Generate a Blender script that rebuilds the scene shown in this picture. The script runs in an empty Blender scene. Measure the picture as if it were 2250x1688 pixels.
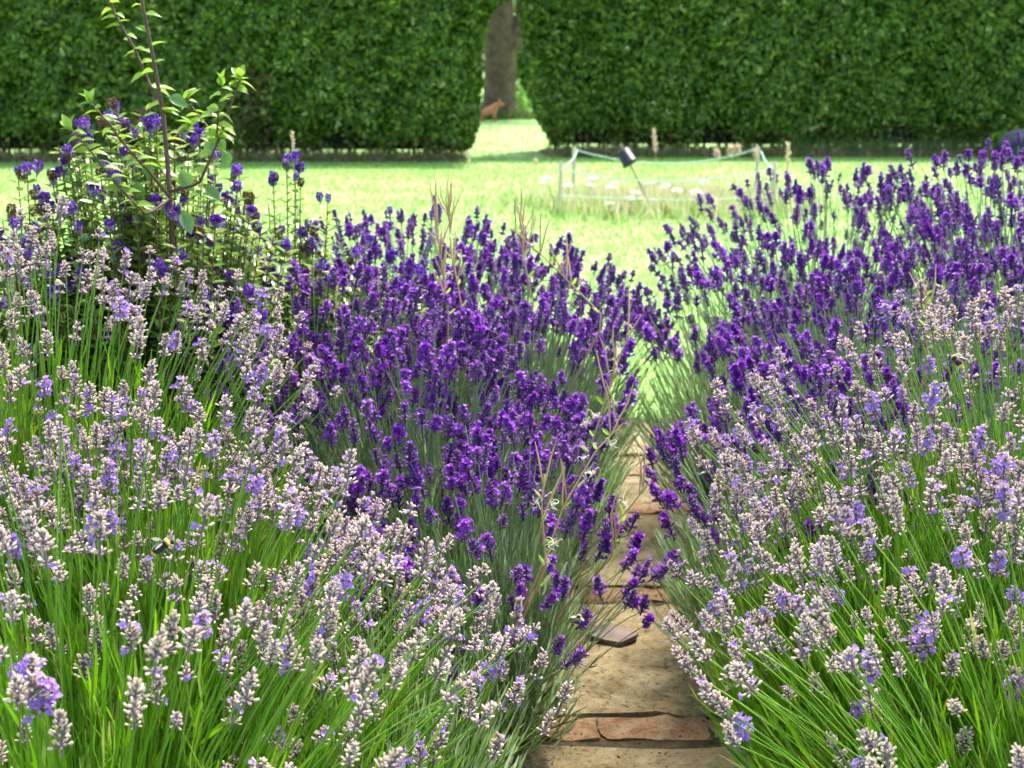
import bpy, math, random
import numpy as np
from mathutils import Vector, Matrix

R = math.radians
rng = np.random.default_rng(7)
random.seed(7)
scene = bpy.context.scene
col = scene.collection

# ------------------------------------------------------------------ camera
CAM_H, PITCH, LENS = 1.30, R(13.0), 50.0
FPX = 2250 * LENS / 36.0                     # focal length in photograph pixels
cam_d = bpy.data.cameras.new('camera')
cam_d.lens = LENS; cam_d.sensor_width = 36.0
cam_d.clip_start = 0.05; cam_d.clip_end = 800.0
cam_d.dof.use_dof = True; cam_d.dof.focus_distance = 2.1; cam_d.dof.aperture_fstop = 8.5
cam = bpy.data.objects.new('camera', cam_d); col.objects.link(cam)
cam.location = (0, 0, CAM_H); cam.rotation_euler = (R(90) - PITCH, 0, 0)
scene.camera = cam

# ------------------------------------------------------------------ world, sun, exposure
SUN_EL, SUN_AZ = R(60), R(24)                # azimuth clockwise from +Y (the view direction)
world = bpy.data.worlds.new('World'); scene.world = world; world.use_nodes = True
wn = world.node_tree; wn.nodes.clear()
sky = wn.nodes.new('ShaderNodeTexSky'); sky.sky_type = 'NISHITA'; sky.sun_disc = False
sky.sun_elevation = SUN_EL; sky.sun_rotation = SUN_AZ; sky.dust_density = 3.0; sky.air_density = 1.0; sky.ozone_density = 1.0
bg = wn.nodes.new('ShaderNodeBackground'); bg.inputs['Strength'].default_value = 0.15
wo = wn.nodes.new('ShaderNodeOutputWorld')
wn.links.new(sky.outputs[0], bg.inputs[0]); wn.links.new(bg.outputs[0], wo.inputs[0])
sun_d = bpy.data.lights.new('sun', 'SUN'); sun_d.energy = 2.7; sun_d.angle = R(10); sun_d.color = (1.0, 0.95, 0.86)
sun = bpy.data.objects.new('sun', sun_d); col.objects.link(sun)
sdir = Vector((math.sin(SUN_AZ) * math.cos(SUN_EL), math.cos(SUN_AZ) * math.cos(SUN_EL), math.sin(SUN_EL)))
sun.rotation_euler = (-sdir).to_track_quat('-Z', 'Y').to_euler(); sun.location = sdir * 30
scene.view_settings.view_transform = 'Standard'; scene.view_settings.look = 'None'
scene.view_settings.exposure = 1.93; scene.view_settings.gamma = 1.0
scene.view_settings.use_curve_mapping = False
scene.cycles.max_bounces = 4; scene.cycles.diffuse_bounces = 3; scene.cycles.glossy_bounces = 1; scene.cycles.transmission_bounces = 3; scene.cycles.adaptive_threshold = .03

# ------------------------------------------------------------------ helpers: space
CP, SP = math.cos(PITCH), math.sin(PITCH)
def at(px, py, d):
    """world point seen at photograph pixel (px, py), d metres deep"""
    a, b = (px - 1125) / FPX * d, (844 - py) / FPX * d
    return np.array([a, d * CP + b * SP, CAM_H - d * SP + b * CP])
def ground(px, py, z=0.0):
    a, b = (px - 1125) / FPX, (844 - py) / FPX
    t = (z - CAM_H) / (-SP + b * CP)
    return at(px, py, t)
def project(p):
    p = np.asarray(p); y, z = p[..., 1], p[..., 2] - CAM_H
    d = y * CP - z * SP; v = y * SP + z * CP
    return 1125 + FPX * p[..., 0] / d, 844 - FPX * v / d, d

# ------------------------------------------------------------------ helpers: meshes
def norm(a): return a / np.maximum(np.linalg.norm(a, axis=-1, keepdims=True), 1e-9)
def make_mesh(name, groups, mats, smooth=True):
    """groups: (verts (n,3), faces (m,k), material slot)"""
    vs, loops, starts, mi, off, lo = [], [], [], [], 0, 0
    for V, F, m in groups:
        V = np.asarray(V, float).reshape(-1, 3); F = np.asarray(F, int)
        if len(F) == 0: continue
        k = F.shape[1]
        vs.append(V); loops.append((F + off).ravel())
        starts.append(lo + np.arange(len(F)) * k); lo += F.size; off += len(V)
        mi.append(np.full(len(F), m))
    V = np.concatenate(vs); L = np.concatenate(loops); S = np.concatenate(starts); M = np.concatenate(mi)
    me = bpy.data.meshes.new(name)
    me.vertices.add(len(V)); me.vertices.foreach_set('co', V.ravel())
    me.loops.add(len(L)); me.loops.foreach_set('vertex_index', L)
    me.polygons.add(len(S)); me.polygons.foreach_set('loop_start', S)
    for m in mats: me.materials.append(m)
    me.polygons.foreach_set('material_index', M)
    me.polygons.foreach_set('use_smooth', np.full(len(S), smooth))
    me.update(calc_edges=True); me.validate()
    return me
def link(name, me, parent=None, loc=(0, 0, 0), rot=None, scale=None, kind=None):
    o = bpy.data.objects.new(name, me); col.objects.link(o)
    o.location = loc
    if rot is not None:
        o.rotation_mode = 'QUATERNION'; o.rotation_quaternion = rot
    if scale is not None: o.scale = scale if hasattr(scale, '__len__') else (scale,) * 3
    if parent: o.parent = parent
    if kind: o['kind'] = kind
    return o
def thing(name, label, cat, loc=(0, 0, 0), group=None):
    o = bpy.data.objects.new(name, None); col.objects.link(o); o.empty_display_size = 0.1
    o.location = [float(x) for x in loc]; tag(o, label, cat, group); return o
def tag(o, label, cat, group=None):
    o['label'] = label; o['category'] = cat
    if group: o['group'] = group
    return o
def tubes(P, rad, k=4):
    """n tubes through P (n,s,3); returns verts and faces (n,s-1,k,4)"""
    P = np.asarray(P, float)
    if P.ndim == 2: P = P[None]
    n, s, _ = P.shape
    rad = np.broadcast_to(np.asarray(rad, float), (n, s))
    T = norm(np.gradient(P, axis=1))
    ref = np.where(np.abs(T[:, :1, 2:3]) > 0.8, np.array([1.0, 0, 0]), np.array([0, 0, 1.0]))
    U = norm(np.cross(T, np.broadcast_to(ref, T.shape))); W = np.cross(T, U)
    a = np.arange(k) * 2 * math.pi / k
    V = P[:, :, None] + rad[:, :, None, None] * (np.cos(a)[:, None] * U[:, :, None] + np.sin(a)[:, None] * W[:, :, None])
    i = (np.arange(n)[:, None, None] * s + np.arange(s - 1)[None, :, None]) * k
    j = np.arange(k)[None, None]
    F = np.stack([i + j, i + (j + 1) % k, i + k + (j + 1) % k, i + k + j], -1)
    return V.reshape(-1, 3), F
def blades(P, D, S, L, W, bend):
    """narrow leaves: 3 cross sections, 2 quads each"""
    n = len(P); D = norm(D); S = norm(S - D * (S * D).sum(-1, keepdims=True)); N = np.cross(D, S)
    L = np.broadcast_to(L, n)[:, None]; W = np.broadcast_to(W, n)[:, None]; bend = np.broadcast_to(bend, n)[:, None]
    m = P + D * L * 0.5 + N * bend * L * 0.22; t = P + D * L * 0.93 + N * bend * L * 0.8
    V = np.stack([P - S * W * .3, P + S * W * .3, m - S * W * .5, m + S * W * .5, t - S * W * .1, t + S * W * .1], 1)
    b = (np.arange(n) * 6)[:, None]
    F = np.concatenate([b + [0, 1, 3, 2], b + [2, 3, 5, 4]])
    return V.reshape(-1, 3), F
def ovals(P, D, N, L, W, fold=0.25, droop=0.0):
    """oval leaves folded along the midrib, 2 quads each"""
    n = len(P); D = norm(D); S = norm(np.cross(D, N)); N = np.cross(S, D)
    L = np.broadcast_to(L, n)[:, None]; W = np.broadcast_to(W, n)[:, None]
    t = P + D * L - N * L * droop
    up = N * W * fold
    V = np.stack([P, P + D * L * .28 + S * W * .46 + up, P + D * L * .68 + S * W * .42 + up * .9 - N * L * droop * .4, t,
                  P + D * L * .68 - S * W * .42 + up * .9 - N * L * droop * .4, P + D * L * .28 - S * W * .46 + up], 1)
    b = (np.arange(n) * 6)[:, None]
    F = np.concatenate([b + [0, 1, 2, 3], b + [0, 3, 4, 5]])
    return V.reshape(-1, 3), F
def rdir(n, up=0.0):
    v = rng.normal(size=(n, 3)); v[:, 2] += up; return norm(v)
def quat_z(d, spin=0.0):
    q = Vector(d).to_track_quat('Z', 'Y'); return q @ Matrix.Rotation(spin, 4, 'Z').to_quaternion()

# ------------------------------------------------------------------ helpers: materials
def mat(name, ramp, rough=0.6, trans=0.0, spec=0.3, src='island', noise=None, bump=0.0, sheen=0.0, tcol=None):
    """ramp: colours picked by island / object / noise randomness; trans: share of light passing through"""
    m = bpy.data.materials.new(name); m.use_nodes = True; nt = m.node_tree; nt.nodes.clear(); N = nt.nodes.new; K = nt.links.new
    out = N('ShaderNodeOutputMaterial'); b = N('ShaderNodeBsdfPrincipled')
    b.inputs['Roughness'].default_value = rough; b.inputs['Specular IOR Level'].default_value = spec
    if sheen: b.inputs['Sheen Weight'].default_value = sheen; b.inputs['Sheen Roughness'].default_value = 0.4
    cr = N('ShaderNodeValToRGB'); el = cr.color_ramp.elements
    while len(el) < len(ramp): el.new(0.5)
    for i, c in enumerate(ramp):
        el[i].position = i / max(1, len(ramp) - 1); el[i].color = (*c, 1)
    if src == 'noise':
        tc = N('ShaderNodeNewGeometry'); nz = N('ShaderNodeTexNoise'); nz.inputs['Scale'].default_value = noise or 5; nz.inputs['Detail'].default_value = 8; nz.inputs['Roughness'].default_value = 0.65
        K(tc.outputs['Position'], nz.inputs['Vector'])
        mr = N('ShaderNodeMapRange'); mr.inputs[1].default_value = 0.3; mr.inputs[2].default_value = 0.7
        K(nz.outputs[0], mr.inputs[0]); fac = mr.outputs[0]
        if bump:
            bp = N('ShaderNodeBump'); bp.inputs['Strength'].default_value = bump; bp.inputs['Distance'].default_value = 0.02
            K(nz.outputs[0], bp.inputs['Height']); K(bp.outputs[0], b.inputs['Normal'])
    elif src == 'object':
        oi = N('ShaderNodeObjectInfo'); g = N('ShaderNodeNewGeometry'); mx = N('ShaderNodeMix')
        mx.inputs[0].default_value = 0.4; K(oi.outputs['Random'], mx.inputs[2]); K(g.outputs['Random Per Island'], mx.inputs[3]); fac = mx.outputs[0]
    else:
        g = N('ShaderNodeNewGeometry'); fac = g.outputs['Random Per Island']
    K(fac, cr.inputs[0]); K(cr.outputs[0], b.inputs['Base Color'])
    if trans:
        t = N('ShaderNodeBsdfTranslucent'); ms = N('ShaderNodeMixShader'); ms.inputs[0].default_value = trans
        if tcol:
            hm = N('ShaderNodeMix'); hm.data_type = 'RGBA'; hm.blend_type = 'MULTIPLY'; hm.inputs[0].default_value = 1.0
            K(cr.outputs[0], hm.inputs[6]); hm.inputs[7].default_value = (*tcol, 1); K(hm.outputs[2], t.inputs[0])
        else: K(cr.outputs[0], t.inputs[0])
        K(b.outputs[0], ms.inputs[1]); K(t.outputs[0], ms.inputs[2]); K(ms.outputs[0], out.inputs[0])
    else: K(b.outputs[0], out.inputs[0])
    return m

M = {}
M['lawn'] = mat('lawn', [(.12, .29, .035), (.19, .36, .07), (.28, .40, .12)], .8, src='noise', noise=0.9, bump=.3)
M['grass'] = mat('grass_blade', [(.13, .31, .03), (.19, .36, .06), (.26, .39, .10)], .5, trans=.4)
M['soil'] = mat('soil', [(.03, .022, .015), (.07, .05, .03), (.05, .05, .02)], .95, src='noise', noise=30, bump=.8)
M['litter'] = mat('litter', [(.24, .14, .08), (.38, .25, .14), (.18, .14, .06), (.24, .28, .08)], .9, trans=.2)
M['hedge'] = mat('hedge_leaf', [(.030, .080, .006), (.060, .14, .008), (.095, .19, .010), (.16, .27, .016), (.28, .38, .035)], .42, trans=.30, spec=.45)
M['hedge_dead'] = mat('hedge_dead_leaf', [(.07, .06, .02), (.13, .09, .04), (.06, .09, .02)], .8, trans=.2)
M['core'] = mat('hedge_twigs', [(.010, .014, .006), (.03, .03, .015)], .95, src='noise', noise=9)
M['blossom'] = mat('cream_blossom', [(.42, .50, .16), (.62, .66, .34)], .6, trans=.3)
M['bark'] = mat('bark', [(.05, .03, .016), (.11, .07, .04), (.17, .115, .07)], .9, src='noise', noise=6, bump=.9)
M['crown'] = mat('tree_leaf', [(.03, .09, .012), (.06, .16, .02), (.12, .26, .03)], .5, trans=.35)
M['paleleaf'] = mat('lavandin_leaf', [(.06, .19, .003), (.13, .31, .004), (.22, .42, .008), (.10, .23, .02), (.34, .38, .08)], .6, trans=.42, spec=.2)
M['palestem'] = mat('lavandin_stem', [(.09, .23, .012), (.16, .32, .02), (.23, .36, .06)], .5, trans=.15)
M['darkleaf'] = mat('lavender_leaf', [(.13, .22, .06), (.24, .35, .12), (.40, .49, .30), (.23, .40, .05)], .6, trans=.42, sheen=.3)
M['darkstem'] = mat('lavender_stem', [(.20, .32, .13), (.30, .40, .20), (.24, .36, .10)], .55, trans=.15)
M['core_pale'] = mat('spike_core', [(.12, .085, .12), (.20, .15, .17)], .8, src='object')
M['calyx_base'] = mat('faded_calyx', [(.13, .08, .12), (.22, .14, .17), (.17, .12, .10)], .8, src='object', sheen=.4, trans=.1)
M['calyx_tip'] = mat('faded_calyx_tip', [(.60, .43, .35), (.76, .59, .48), (.62, .46, .50)], .75, src='object', sheen=.5, trans=.2)
M['lilac'] = mat('lilac_petal', [(.30, .15, .62), (.40, .23, .72), (.34, .15, .60)], .55, src='object', trans=.35)
M['dcore'] = mat('dark_spike_core', [(.035, .012, .06), (.07, .03, .09)], .7, src='object')
M['dcalyx'] = mat('dark_calyx', [(.036, .003, .060), (.062, .006, .10), (.085, .012, .095)], .6, src='object', sheen=.5)
M['dtip'] = mat('dark_calyx_tip', [(.065, .010, .15), (.14, .03, .26), (.42, .24, .40)], .6, src='object', sheen=.6, trans=.15)
M['violet'] = mat('violet_petal', [(.16, .009, .33), (.24, .022, .46), (.36, .08, .58)], .5, src='object', trans=.35)
M['hebe_leaf'] = mat('hebe_leaf', [(.08, .19, .025), (.15, .30, .04), (.26, .39, .05), (.38, .42, .10)], .3, trans=.45, spec=.6)
M['hebe_stem'] = mat('hebe_stem', [(.10, .05, .035), (.16, .09, .05)], .7)
M['hebe_petal'] = mat('hebe_petal', [(.10, .012, .34), (.19, .04, .50), (.26, .08, .55)], .5, src='object', trans=.25)
M['hebe_pale'] = mat('hebe_faded_petal', [(.40, .28, .62), (.55, .45, .66), (.35, .22, .55)], .6, src='object', trans=.3)
M['hebe_dry'] = mat('hebe_dry_head', [(.16, .09, .05), (.28, .18, .10)], .9, src='object')
M['sap_leaf'] = mat('sapling_leaf', [(.14, .30, .03), (.26, .42, .04), (.36, .48, .06)], .35, src='object', trans=.5, spec=.5)
M['sap_leaf_big'] = mat('sapling_mature_leaf', [(.09, .21, .04), (.15, .29, .06)], .3, src='object', trans=.3, spec=.6)
M['sap_stem'] = mat('sapling_stem', [(.07, .03, .028), (.13, .065, .05)], .6, src='noise', noise=60)
M['weed_stem'] = mat('willowherb_stem', [(.32, .13, .10), (.40, .24, .12), (.30, .34, .10)], .6)
M['pod'] = mat('willowherb_pod', [(.42, .20, .14), (.52, .32, .18), (.50, .40, .20)], .6)
M['fluff'] = mat('willowherb_curl', [(.75, .65, .5), (.85, .8, .72)], .6, trans=.3)
M['weed_leaf'] = mat('willowherb_leaf', [(.24, .42, .04), (.36, .52, .07)], .5, trans=.45)
M['gold'] = mat('golden_conifer', [(.22, .36, .02), (.40, .50, .03), (.14, .28, .02)], .5, trans=.35)
M['wood'] = mat('stake_wood', [(.46, .36, .26), (.58, .47, .36), (.42, .30, .20)], .8, src='noise', noise=14, bump=.3)
M['string'] = mat('green_string', [(.42, .70, .58), (.55, .78, .66)], .7, src='noise', noise=40)
M['cane'] = mat('bamboo_cane', [(.30, .22, .15), (.40, .31, .22)], .5, src='noise', noise=20)
M['pot'] = mat('black_plastic', [(.010, .012, .015), (.018, .02, .024)], .45, spec=.4, src='noise', noise=8)
M['straw'] = mat('straw_grass', [(.56, .46, .28), (.66, .55, .40), (.46, .50, .20), (.32, .48, .12)], .7, trans=.4)
M['plume'] = mat('grass_plume', [(.66, .52, .34), (.74, .62, .46)], .8, trans=.3)
M['white_flower'] = mat('white_flower', [(.78, .78, .74), (.84, .84, .80)], .7, trans=.25)
M['yellow'] = mat('yellow_flower', [(.75, .50, .04), (.80, .60, .08)], .6, trans=.2)
M['fox'] = mat('russet_coat', [(.45, .15, .055), (.58, .25, .11)], .9, src='noise', noise=12)
M['slate_cloth'] = mat('slate_cloth', [(.010, .014, .024), (.025, .035, .052), (.05, .065, .085)], .9, spec=.1, src='noise', noise=9)
M['logwood'] = mat('log_wood', [(.12, .07, .045), (.22, .15, .10)], .9, src='noise', noise=15, bump=.5)
M['rock'] = mat('pale_rock', [(.35, .35, .34), (.55, .55, .54)], .9, src='noise', noise=18, bump=.4)
M['tile'] = mat('broken_tile', [(.09, .07, .065), (.14, .10, .09), (.20, .135, .11)], .8, src='noise', noise=30, bump=.2)
M['beeb'] = mat('bee_black', [(.012, .01, .008), (.02, .016, .012)], .8, src='noise', noise=50, sheen=.4)
M['beey'] = mat('bee_yellow', [(.55, .32, .03), (.65, .42, .06)], .85, src='noise', noise=50, sheen=.5)
M['beew'] = mat('bee_wing', [(.45, .42, .38), (.5, .47, .42)], .2, trans=.6)
M['debris'] = mat('fallen_bits', [(.03, .02, .05), (.06, .03, .10), (.10, .07, .04)], .8)

def stone_mat(name, ramp, speck, moss, scale):
    """weathered stone: two scales of mottling, dark pitting, moss in patches"""
    m = bpy.data.materials.new(name); m.use_nodes = True; nt = m.node_tree; nt.nodes.clear(); N = nt.nodes.new; K = nt.links.new
    out = N('ShaderNodeOutputMaterial'); b = N('ShaderNodeBsdfPrincipled'); b.inputs['Roughness'].default_value = .9; b.inputs['Specular IOR Level'].default_value = .2
    g = N('ShaderNodeNewGeometry'); oi = N('ShaderNodeObjectInfo')
    va = N('ShaderNodeVectorMath'); va.operation = 'ADD'; K(g.outputs['Position'], va.inputs[0]); K(oi.outputs['Random'], va.inputs[1])
    def nz(s, d, lo, hi):
        n = N('ShaderNodeTexNoise'); n.inputs['Scale'].default_value = s; n.inputs['Detail'].default_value = d; n.inputs['Roughness'].default_value = .7
        K(va.outputs[0], n.inputs['Vector']); r = N('ShaderNodeMapRange'); r.inputs[1].default_value = lo; r.inputs[2].default_value = hi; K(n.outputs[0], r.inputs[0]); return n, r
    n1, r1 = nz(scale, 10, .32, .68); n2, r2 = nz(scale * 6, 9, .53, .63); n3, r3 = nz(scale * .7, 8, .58, .70); n4, r4 = nz(scale * 22, 4, .3, .7)
    cr = N('ShaderNodeValToRGB'); el = cr.color_ramp.elements
    while len(el) < len(ramp): el.new(.5)
    for i, c in enumerate(ramp): el[i].position = i / (len(ramp) - 1); el[i].color = (*c, 1)
    K(r1.outputs[0], cr.inputs[0])
    def mixc(a, c, f, amt):
        x = N('ShaderNodeMix'); x.data_type = 'RGBA'; q = N('ShaderNodeMath'); q.operation = 'MULTIPLY'; q.inputs[1].default_value = amt
        K(f, q.inputs[0]); K(q.outputs[0], x.inputs[0]); K(a, x.inputs[6]); x.inputs[7].default_value = (*c, 1); return x.outputs[2]
    c = mixc(cr.outputs[0], speck, r2.outputs[0], .75); c = mixc(c, moss, r3.outputs[0], .7)
    K(c, b.inputs['Base Color'])
    ad = N('ShaderNodeMath'); ad.operation = 'ADD'; K(n1.outputs[0], ad.inputs[0]); K(n4.outputs[0], ad.inputs[1])
    bp = N('ShaderNodeBump'); bp.inputs['Strength'].default_value = 1.0; bp.inputs['Distance'].default_value = .012
    K(ad.outputs[0], bp.inputs['Height']); K(bp.outputs[0], b.inputs['Normal']); K(b.outputs[0], out.inputs[0])
    return m
M['slab'] = stone_mat('sandstone', [(.20, .14, .06), (.38, .29, .14), (.47, .38, .21), (.60, .51, .33)], (.07, .05, .03), (.12, .11, .045), 15)
M['joint'] = stone_mat('sandy_joint', [(.06, .045, .025), (.13, .10, .05), (.20, .16, .09)], (.03, .025, .015), (.08, .09, .02), 25)
M['brick'] = stone_mat('old_brick', [(.25, .13, .06), (.40, .22, .11), (.46, .31, .17), (.52, .40, .25)], (.09, .045, .03), (.13, .14, .04), 20)

# ------------------------------------------------------------------ the setting: lawn, beds, path
def sheet(x0, x1, y0, y1, nx, ny, zf):
    X, Y = np.meshgrid(np.linspace(x0, x1, nx), np.linspace(y0, y1, ny))
    V = np.stack([X, Y, zf(X, Y)], -1).reshape(-1, 3)
    i = (np.arange(ny - 1)[:, None] * nx + np.arange(nx - 1)[None]).ravel()[:, None]
    return V, i + [0, 1, nx + 1, nx]
V, F = sheet(-300, 300, -20, 580, 61, 61, lambda x, y: 0 * x)
lawn = link('lawn', make_mesh('lawn', [(V, F, 0)], [M['lawn']]), kind='structure')

def bed(name, pts):
    n = len(pts); V = np.array([(x, y, .012) for x, y in pts] + [(x, y, -.03) for x, y in pts])
    F4 = [[i, (i + 1) % n, n + (i + 1) % n, n + i] for i in range(n)]
    link(name, make_mesh(name, [(V, F4, 0), (V[:n], [list(range(n))], 0)], [M['soil']], False), kind='structure')
bed('soil_bed', [(-3.2, .5), (-.08, .5), (-.06, 2.4), (.06, 4.95), (-3.2, 4.9)])
bed('soil_bed', [(.60, .5), (3.6, .5), (3.6, 5.0), (.80, 4.95), (.64, 2.4)])

def block_mesh(name, w, d, h, m, seed, seg=(7, 5)):
    """a worn stone: gridded top with chipped, rounded edges, straight sides"""
    r = np.random.default_rng(seed); nx, ny = seg
    X, Y = np.meshgrid(np.linspace(-w / 2, w / 2, nx), np.linspace(-d / 2, d / 2, ny))
    e = (np.abs(X) > w / 2 - 1e-6) | (np.abs(Y) > d / 2 - 1e-6)
    Z = h + r.normal(0, .0022, X.shape) - np.where(e, .002 + r.random(X.shape) * .004, 0)
    X = X + np.where(e, r.normal(0, .004, X.shape), 0); Y = Y + np.where(e, r.normal(0, .004, Y.shape), 0)
    T = np.stack([X, Y, Z], -1).reshape(-1, 3); idx = np.arange(nx * ny).reshape(ny, nx)
    F = np.stack([idx[:-1, :-1], idx[:-1, 1:], idx[1:, 1:], idx[1:, :-1]], -1).reshape(-1, 4)
    rim = np.concatenate([idx[0, :-1], idx[:-1, -1], idx[-1, ::-1][:-1], idx[::-1, 0][:-1]])
    low = T[rim].copy(); low[:, 2] = -.03; k = len(rim)
    V = np.concatenate([T, low]); n = len(T)
    S = np.array([[rim[(i + 1) % k], rim[i], n + i, n + (i + 1) % k] for i in range(k)])
    return make_mesh(name, [(V, np.concatenate([F, S]), 0)], [m], False)
path = link('path', make_mesh('path_bed', [(np.array([(-.12, 1.2, .021), (.62, 1.2, .021), (.84, 5.0, .021), (.06, 5.0, .021)]), [[0, 1, 2, 3]], 0)], [M['joint']], False), kind='structure')
def pathx(y): return .255 + .065 * (y - 2.5)
row_y = [(1.30, .56, 's'), (1.91, .56, 's'), (2.50, .095, 'b'), (2.60, .60, 's'), (3.205, .095, 'b'), (3.305, .57, 's'), (3.88, .095, 'b'), (3.98, .27, 's'), (4.255, .22, 's'), (4.48, .42, 's')]
for k, (y, d, t) in enumerate(row_y):
    yc = y + d / 2; xc = pathx(yc)
    if t == 's':
        cuts = [(-.33, .33)] if k % 2 else [(-.33, -.09), (-.08, .33)]
        for a, b_ in cuts:
            o = link('paving_slab', block_mesh('paving_slab', b_ - a - .008, d - .006, .030 + random.uniform(-.0015, .0015), M['slab'], k * 7 + int(a * 100) % 50, (11, 9)), path, (xc + (a + b_) / 2, yc, 0))
            o.rotation_euler = (random.uniform(-.008, .008), random.uniform(-.008, .008), random.uniform(-.012, .012))
    else:
        for q in range(3):
            o = link('brick', block_mesh('brick', .212, d - .003, .0285 + random.uniform(-.002, .0015), M['brick'], k * 9 + q, (9, 5)), path, (xc - .205 + q * .218 + .008, yc, 0))
            o.rotation_euler = (random.uniform(-.02, .02), random.uniform(-.01, .01), random.uniform(-.02, .02))

# grass blades of the lawn, thickest where the camera sees them largest
def grass_field(n, ymin, ymax, hgt):
    u = rng.random(n); y = ymin * (ymax / ymin) ** u
    x = (rng.random(n) - .5) * (y * .80 + .6)
    P = np.stack([x, y, np.full(n, 0.0)], -1)
    keep = ~((np.abs(x - pathx(y)) < .4) & (y < 4.95)) & ~((y < 5.0) & (np.abs(x) < 3.2))
    P = P[keep]; n = len(P)
    D = rdir(n, 2.2); S = rdir(n)
    return blades(P, D, S, hgt * rng.uniform(.6, 1.4, n) * (1 + P[:, 1] * .02), .003 + .0003 * P[:, 1], rng.uniform(-.5, .5, n))
V, F = grass_field(90000, 4.9, 18.5, .026)
V2, F2 = grass_field(9000, 18, 34, .05)
link('grass', make_mesh('lawn_grass', [(V, F, 0), (V2, F2, 0)], [M['grass']]), kind='stuff')['label'] = 'short bright mown grass blades of the lawn'

# ------------------------------------------------------------------ hedges
def wob(x, z, s): return .09 * np.sin(1.7 * x + s) * np.cos(1.3 * z + s) + .06 * np.sin(4.1 * x + 2 * z + s) + .05 * np.sin(9 * x - 7 * z + s * 2) + .075 * np.sin(15 * x + 11 * z + s) * np.sin(19 * z - 5 * x + 2 * np.sin(3 * x))
def hedge(label, x0, x1, y0, H, depth, endf, end_side, seed, n_front, dead):
    """endf(z): x of the hedge's end beside the gap; end_side +1 when that end is x1"""
    t = thing('hedge', label, 'hedge', ((x0 + x1) / 2, y0 + depth / 2, 0), 'clipped garden hedges')
    base = np.array([(x0 + x1) / 2, y0 + depth / 2, 0])
    def lim(z, x): # maps x in 0..1 onto the hedge's length at height z
        e = endf(z); return (x0 + (e - x0) * x) if end_side > 0 else (e + (x1 - e) * x)
    # leaves: front, end face, top
    nf, ne, ntop = n_front, int(n_front * .16), int(n_front * .16)
    z = .10 + (H - .10) * rng.random(nf); x = lim(z, rng.random(nf))
    ft = .30 + .26 * np.sin(2.3 * x + seed) * np.sin(5.1 * x) ; low = rng.random(nf) < np.clip((ft - z) / .22, 0, .9)
    dens = wob(x * 1.3, z * 2, seed + 1) * 6
    keep = ~low & (rng.random(nf) < .85 + .15 * np.clip(dens, -1, 1))
    x, z = x[keep], z[keep]; n = len(x)
    under = np.clip((.55 - z) / .55, 0, 1) * .25
    y = y0 + wob(x, z, seed) + under + rng.exponential(.09, n) - .03
    P1 = np.stack([x, y, z], -1); N1 = norm(np.stack([rng.normal(0, .55, n), -1 + 0 * x, .55 + rng.normal(0, .5, n)], -1))
    z = .15 + (H - .15) * rng.random(ne); yy = y0 + depth * rng.random(ne)
    x = endf(z) - end_side * (rng.exponential(.07, ne) - .03) + wob(yy, z, seed) * .5
    P2 = np.stack([x, yy, z], -1); N2 = norm(np.stack([end_side + 0 * x, rng.normal(0, .5, ne), .5 + rng.normal(0, .5, ne)], -1))
    xx = lim(H, rng.random(ntop)); yy = y0 + depth * rng.random(ntop)
    P3 = np.stack([xx, yy, H + wob(xx, yy, seed) * .5 - rng.exponential(.04, ntop)], -1); N3 = rdir(ntop, 2.5)
    P = np.concatenate([P1, P2, P3]); N = np.concatenate([N1, N2, N3]); n = len(P)
    D = rdir(n); D = norm(D - N * (D * N).sum(-1, keepdims=True) * .8 + np.array([0, -.15, -.45]))
    L = rng.uniform(.038, .082, n)
    N = norm(N + .8 * np.stack([np.sin(P[:, 0] * 7 + P[:, 2] * 5 + seed), 0 * P[:, 0], np.sin(P[:, 2] * 9 - P[:, 0] * 4 + seed)], -1))
    isdead = np.zeros(n, bool)
    for dx, dz, dr, dh in dead:
        isdead |= (((P[:, 0] - dx) / dr) ** 2 + ((P[:, 2] - dz) / dh) ** 2 + rng.normal(0, .7, n)) < .45
    isdead |= rng.random(n) < np.clip((.38 - P[:, 2]) * 1.6, 0, .6)
    g = []
    for sel, mi in ((~isdead, 0), (isdead, 1)):
        if sel.sum(): V, F = ovals(P[sel] - base, D[sel], N[sel], L[sel], L[sel] * .55, .2, .15); g.append((V, F, mi))
    link('leaves', make_mesh('hedge_leaves', g, [M['hedge'], M['hedge_dead']]), t, kind='stuff')
    # twiggy core that the leaves clothe
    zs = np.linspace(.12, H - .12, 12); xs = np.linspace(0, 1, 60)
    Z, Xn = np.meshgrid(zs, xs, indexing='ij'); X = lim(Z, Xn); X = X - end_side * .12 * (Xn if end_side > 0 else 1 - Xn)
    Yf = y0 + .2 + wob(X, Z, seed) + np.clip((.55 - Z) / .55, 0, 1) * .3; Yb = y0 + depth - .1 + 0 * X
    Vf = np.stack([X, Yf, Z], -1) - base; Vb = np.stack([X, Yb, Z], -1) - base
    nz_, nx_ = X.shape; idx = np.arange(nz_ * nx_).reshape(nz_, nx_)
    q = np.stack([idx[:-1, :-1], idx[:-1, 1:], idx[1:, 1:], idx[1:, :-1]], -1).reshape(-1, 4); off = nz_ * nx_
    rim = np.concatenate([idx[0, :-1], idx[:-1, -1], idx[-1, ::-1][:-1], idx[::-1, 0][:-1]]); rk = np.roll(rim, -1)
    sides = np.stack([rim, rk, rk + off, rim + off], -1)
    link('branches', make_mesh('hedge_core', [(np.concatenate([Vf.reshape(-1, 3), Vb.reshape(-1, 3)]), np.concatenate([q, q + off, sides]), 0)], [M['core']]), t)
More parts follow.
